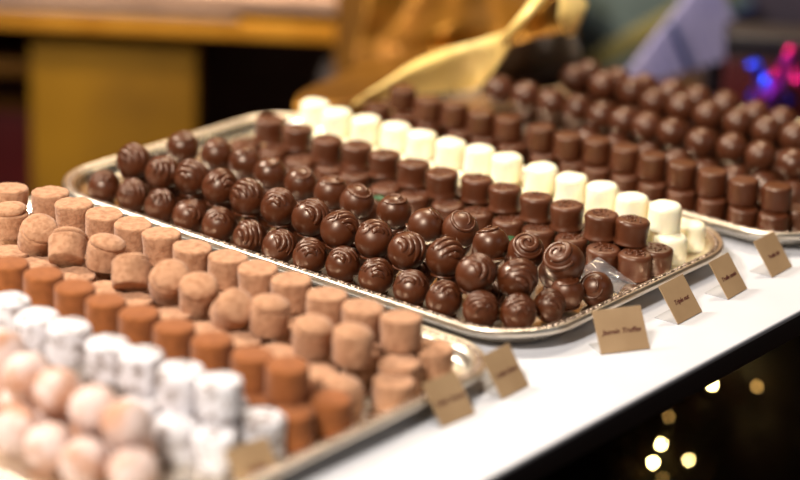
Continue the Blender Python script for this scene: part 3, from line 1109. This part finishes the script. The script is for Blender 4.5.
# ------------------------------------------------------------------ fairy lights under the counter
LIGHTS = [(712, 385, 1), (661, 445, 1), (653, 463, 1), (688, 460, 1), (757, 387, 0), (663, 478, 0), (669, 417, 2)]
names = ['lit fairy light highest under the counter edge, close to the white top', 'lit fairy light at the top of the group of three bright ones',
         'lit fairy light lowest and leftmost of the three bright ones', 'lit fairy light rightmost of the three bright ones close together',
         'dim amber fairy light alone at the far right under the counter', 'dim amber fairy light just below the three bright ones',
         'faint amber fairy light above the three bright ones']
bl = []
for (px, py, on), nm in zip(LIGHTS, names):
    p = far(px, py, 2310)
    r = empty('fairy_light', p)
    tag(r, nm, 'light', 'fairy lights under the counter')
    rr = 1.7 if on else 1.6
    rr = 1.2 if on == 2 else rr
    obj('bulb', lathe([(0, -rr), (rr * .7, -rr * .7), (rr, 0), (rr * .8, rr * .8), (rr * .4, rr * 1.7), (0, rr * 2.1)], 12), M_BULB if on == 1 else M_BULBDIM, r)
    obj('socket', lathe([(0, -9), (2.0, -9), (2.2, -3), (0, -2.4)], 10), M_WIRE, r)
    bl.append(p + Vector((0, 0, -8)))
bl.sort(key=lambda q: q.x - q.y)
pts = []
for a, b in zip(bl, bl[1:]):
    for k in range(10):
        t = k / 10
        pts.append(a.lerp(b, t) + Vector((0, 0, -26 * math.sin(PI * t))))
pts.append(bl[-1])
bm = bmesh.new()
tube(bm, pts, 1.0, 6)
tag(obj('fairy_light_wire', bm, M_WIRE), 'dark wire of the fairy lights strung under the white counter', 'wire')
# garland they hang on
bm = bmesh.new()
rg = random.Random(5)
for k in range(900):
    a = rg.choice(pts)
    c = a + Vector((rg.gauss(0, 26), rg.gauss(10, 20), rg.gauss(-14, 22)))
    d = Vector((rg.gauss(0, 1), rg.gauss(0, 1), rg.gauss(0, .7))).normalized()
    s_ = d.cross(Vector((0, 0, 1)))
    s_ = s_.normalized() if s_.length > .01 else Vector((1, 0, 0))
    L_ = rg.uniform(9, 20)
    v = [bm.verts.new(c), bm.verts.new(c + d * L_ * .5 + s_ * 1.6), bm.verts.new(c + d * L_), bm.verts.new(c + d * L_ * .5 - s_ * 1.6)]
    bm.faces.new(v)
tag(obj('garland_needles', bm, M_NEEDLE), 'dark green-brown garland behind the fairy lights under the counter', 'garland', kind='stuff')
p = far(778, 425, 2480)
e = empty('brown_paper_bag', (p.x, p.y, TOPZ - 459.5 + 0), (0, 0, YAW))
tag(e, 'dim brown paper bag on the shelf below the counter, far right', 'bag')
hh = p.z + 60 - (TOPZ - 459.5)
obj('bag_body', box(-60, 80, 0, 70, 0, hh, 6), M_BROWNPAPER, e)
obj('folded_top', box(-61, 81, -2, 72, hh - 30, hh + 8, 4), M_BROWNPAPER, e)

# ------------------------------------------------------------------ room
tag(obj('floor', box(-3500, 4500, -3500, 4500, FLOORZ - 40, FLOORZ), M_FLOOR, smooth=False), kind='structure')
c = FV * 3400 + RV * 200
o = tag(obj('wall_back', box(-5000, 5000, 0, 80, FLOORZ, 2000), M_WALL, None, (CAM_MM.x + FV.x * 4700, CAM_MM.y + FV.y * 4700, 0), (0, 0, YAW), smooth=False), kind='structure')

# ------------------------------------------------------------------ light
w = bpy.data.worlds.new('room_light')
SC.world = w
w.use_nodes = True
bg = w.node_tree.nodes['Background']
bg.inputs['Color'].default_value = (1.0, 0.86, 0.72, 1)
bg.inputs['Strength'].default_value = 0.06


def area(name, loc, target, size, power, col, shape='DISK'):
    d = bpy.data.lights.new(name, 'AREA')
    d.shape = shape
    d.size = size
    d.energy = power
    d.color = col
    o = bpy.data.objects.new(name, d)
    COL.objects.link(o)
    o.location = Vector(loc)
    dv = Vector(target) - Vector(loc)
    o.rotation_euler = dv.to_track_quat('-Z', 'Y').to_euler()
    return o


area('overhead_spot', (-0.35, 1.45, 1.60), (0.0, -0.1, 0), 0.35, 60, (1.0, 0.90, 0.78))
area('ceiling_panel', (-1.80, -0.30, 1.95), (0.10, -0.1, 0), 0.62, 96, (1.0, 0.91, 0.82))
area('overhead_spot', (1.00, 0.35, 1.70), (0.3, -0.1, 0), 0.28, 22, (1.0, 0.86, 0.70))  # extra overhead lamp, added for more highlights
area('cool_front_fill', (0.4, -2.2, 1.5), (0, 0, 0), 1.2, 3, (0.80, 0.88, 1.0))  # cool fill added from the front, no source in view
d = bpy.data.lights.new('table_fill', 'SPOT')  # added spot that brightens the gold table, its source is made up
d.energy = 70
d.color = (1.0, 0.80, 0.50)
d.spot_size = math.radians(42)
d.spot_blend = 0.6
d.shadow_soft_size = 0.06
o = bpy.data.objects.new('table_fill', d)
COL.objects.link(o)
o.location = (0.0, 0.50, 0.95)
o.rotation_euler = (Vector((0.74, 0.60, -0.12)) - o.location).to_track_quat('-Z', 'Y').to_euler()

wl = CAM_MM * S + FV * 3.6
area('wall_fill', (wl.x, wl.y, 2.4), (CAM_MM.x * S + FV.x * 4.7, CAM_MM.y * S + FV.y * 4.7, 0.9), 1.6, 70, (1.0, 0.76, 0.42))  # unseen lamp added to warm the wall and the tray reflections
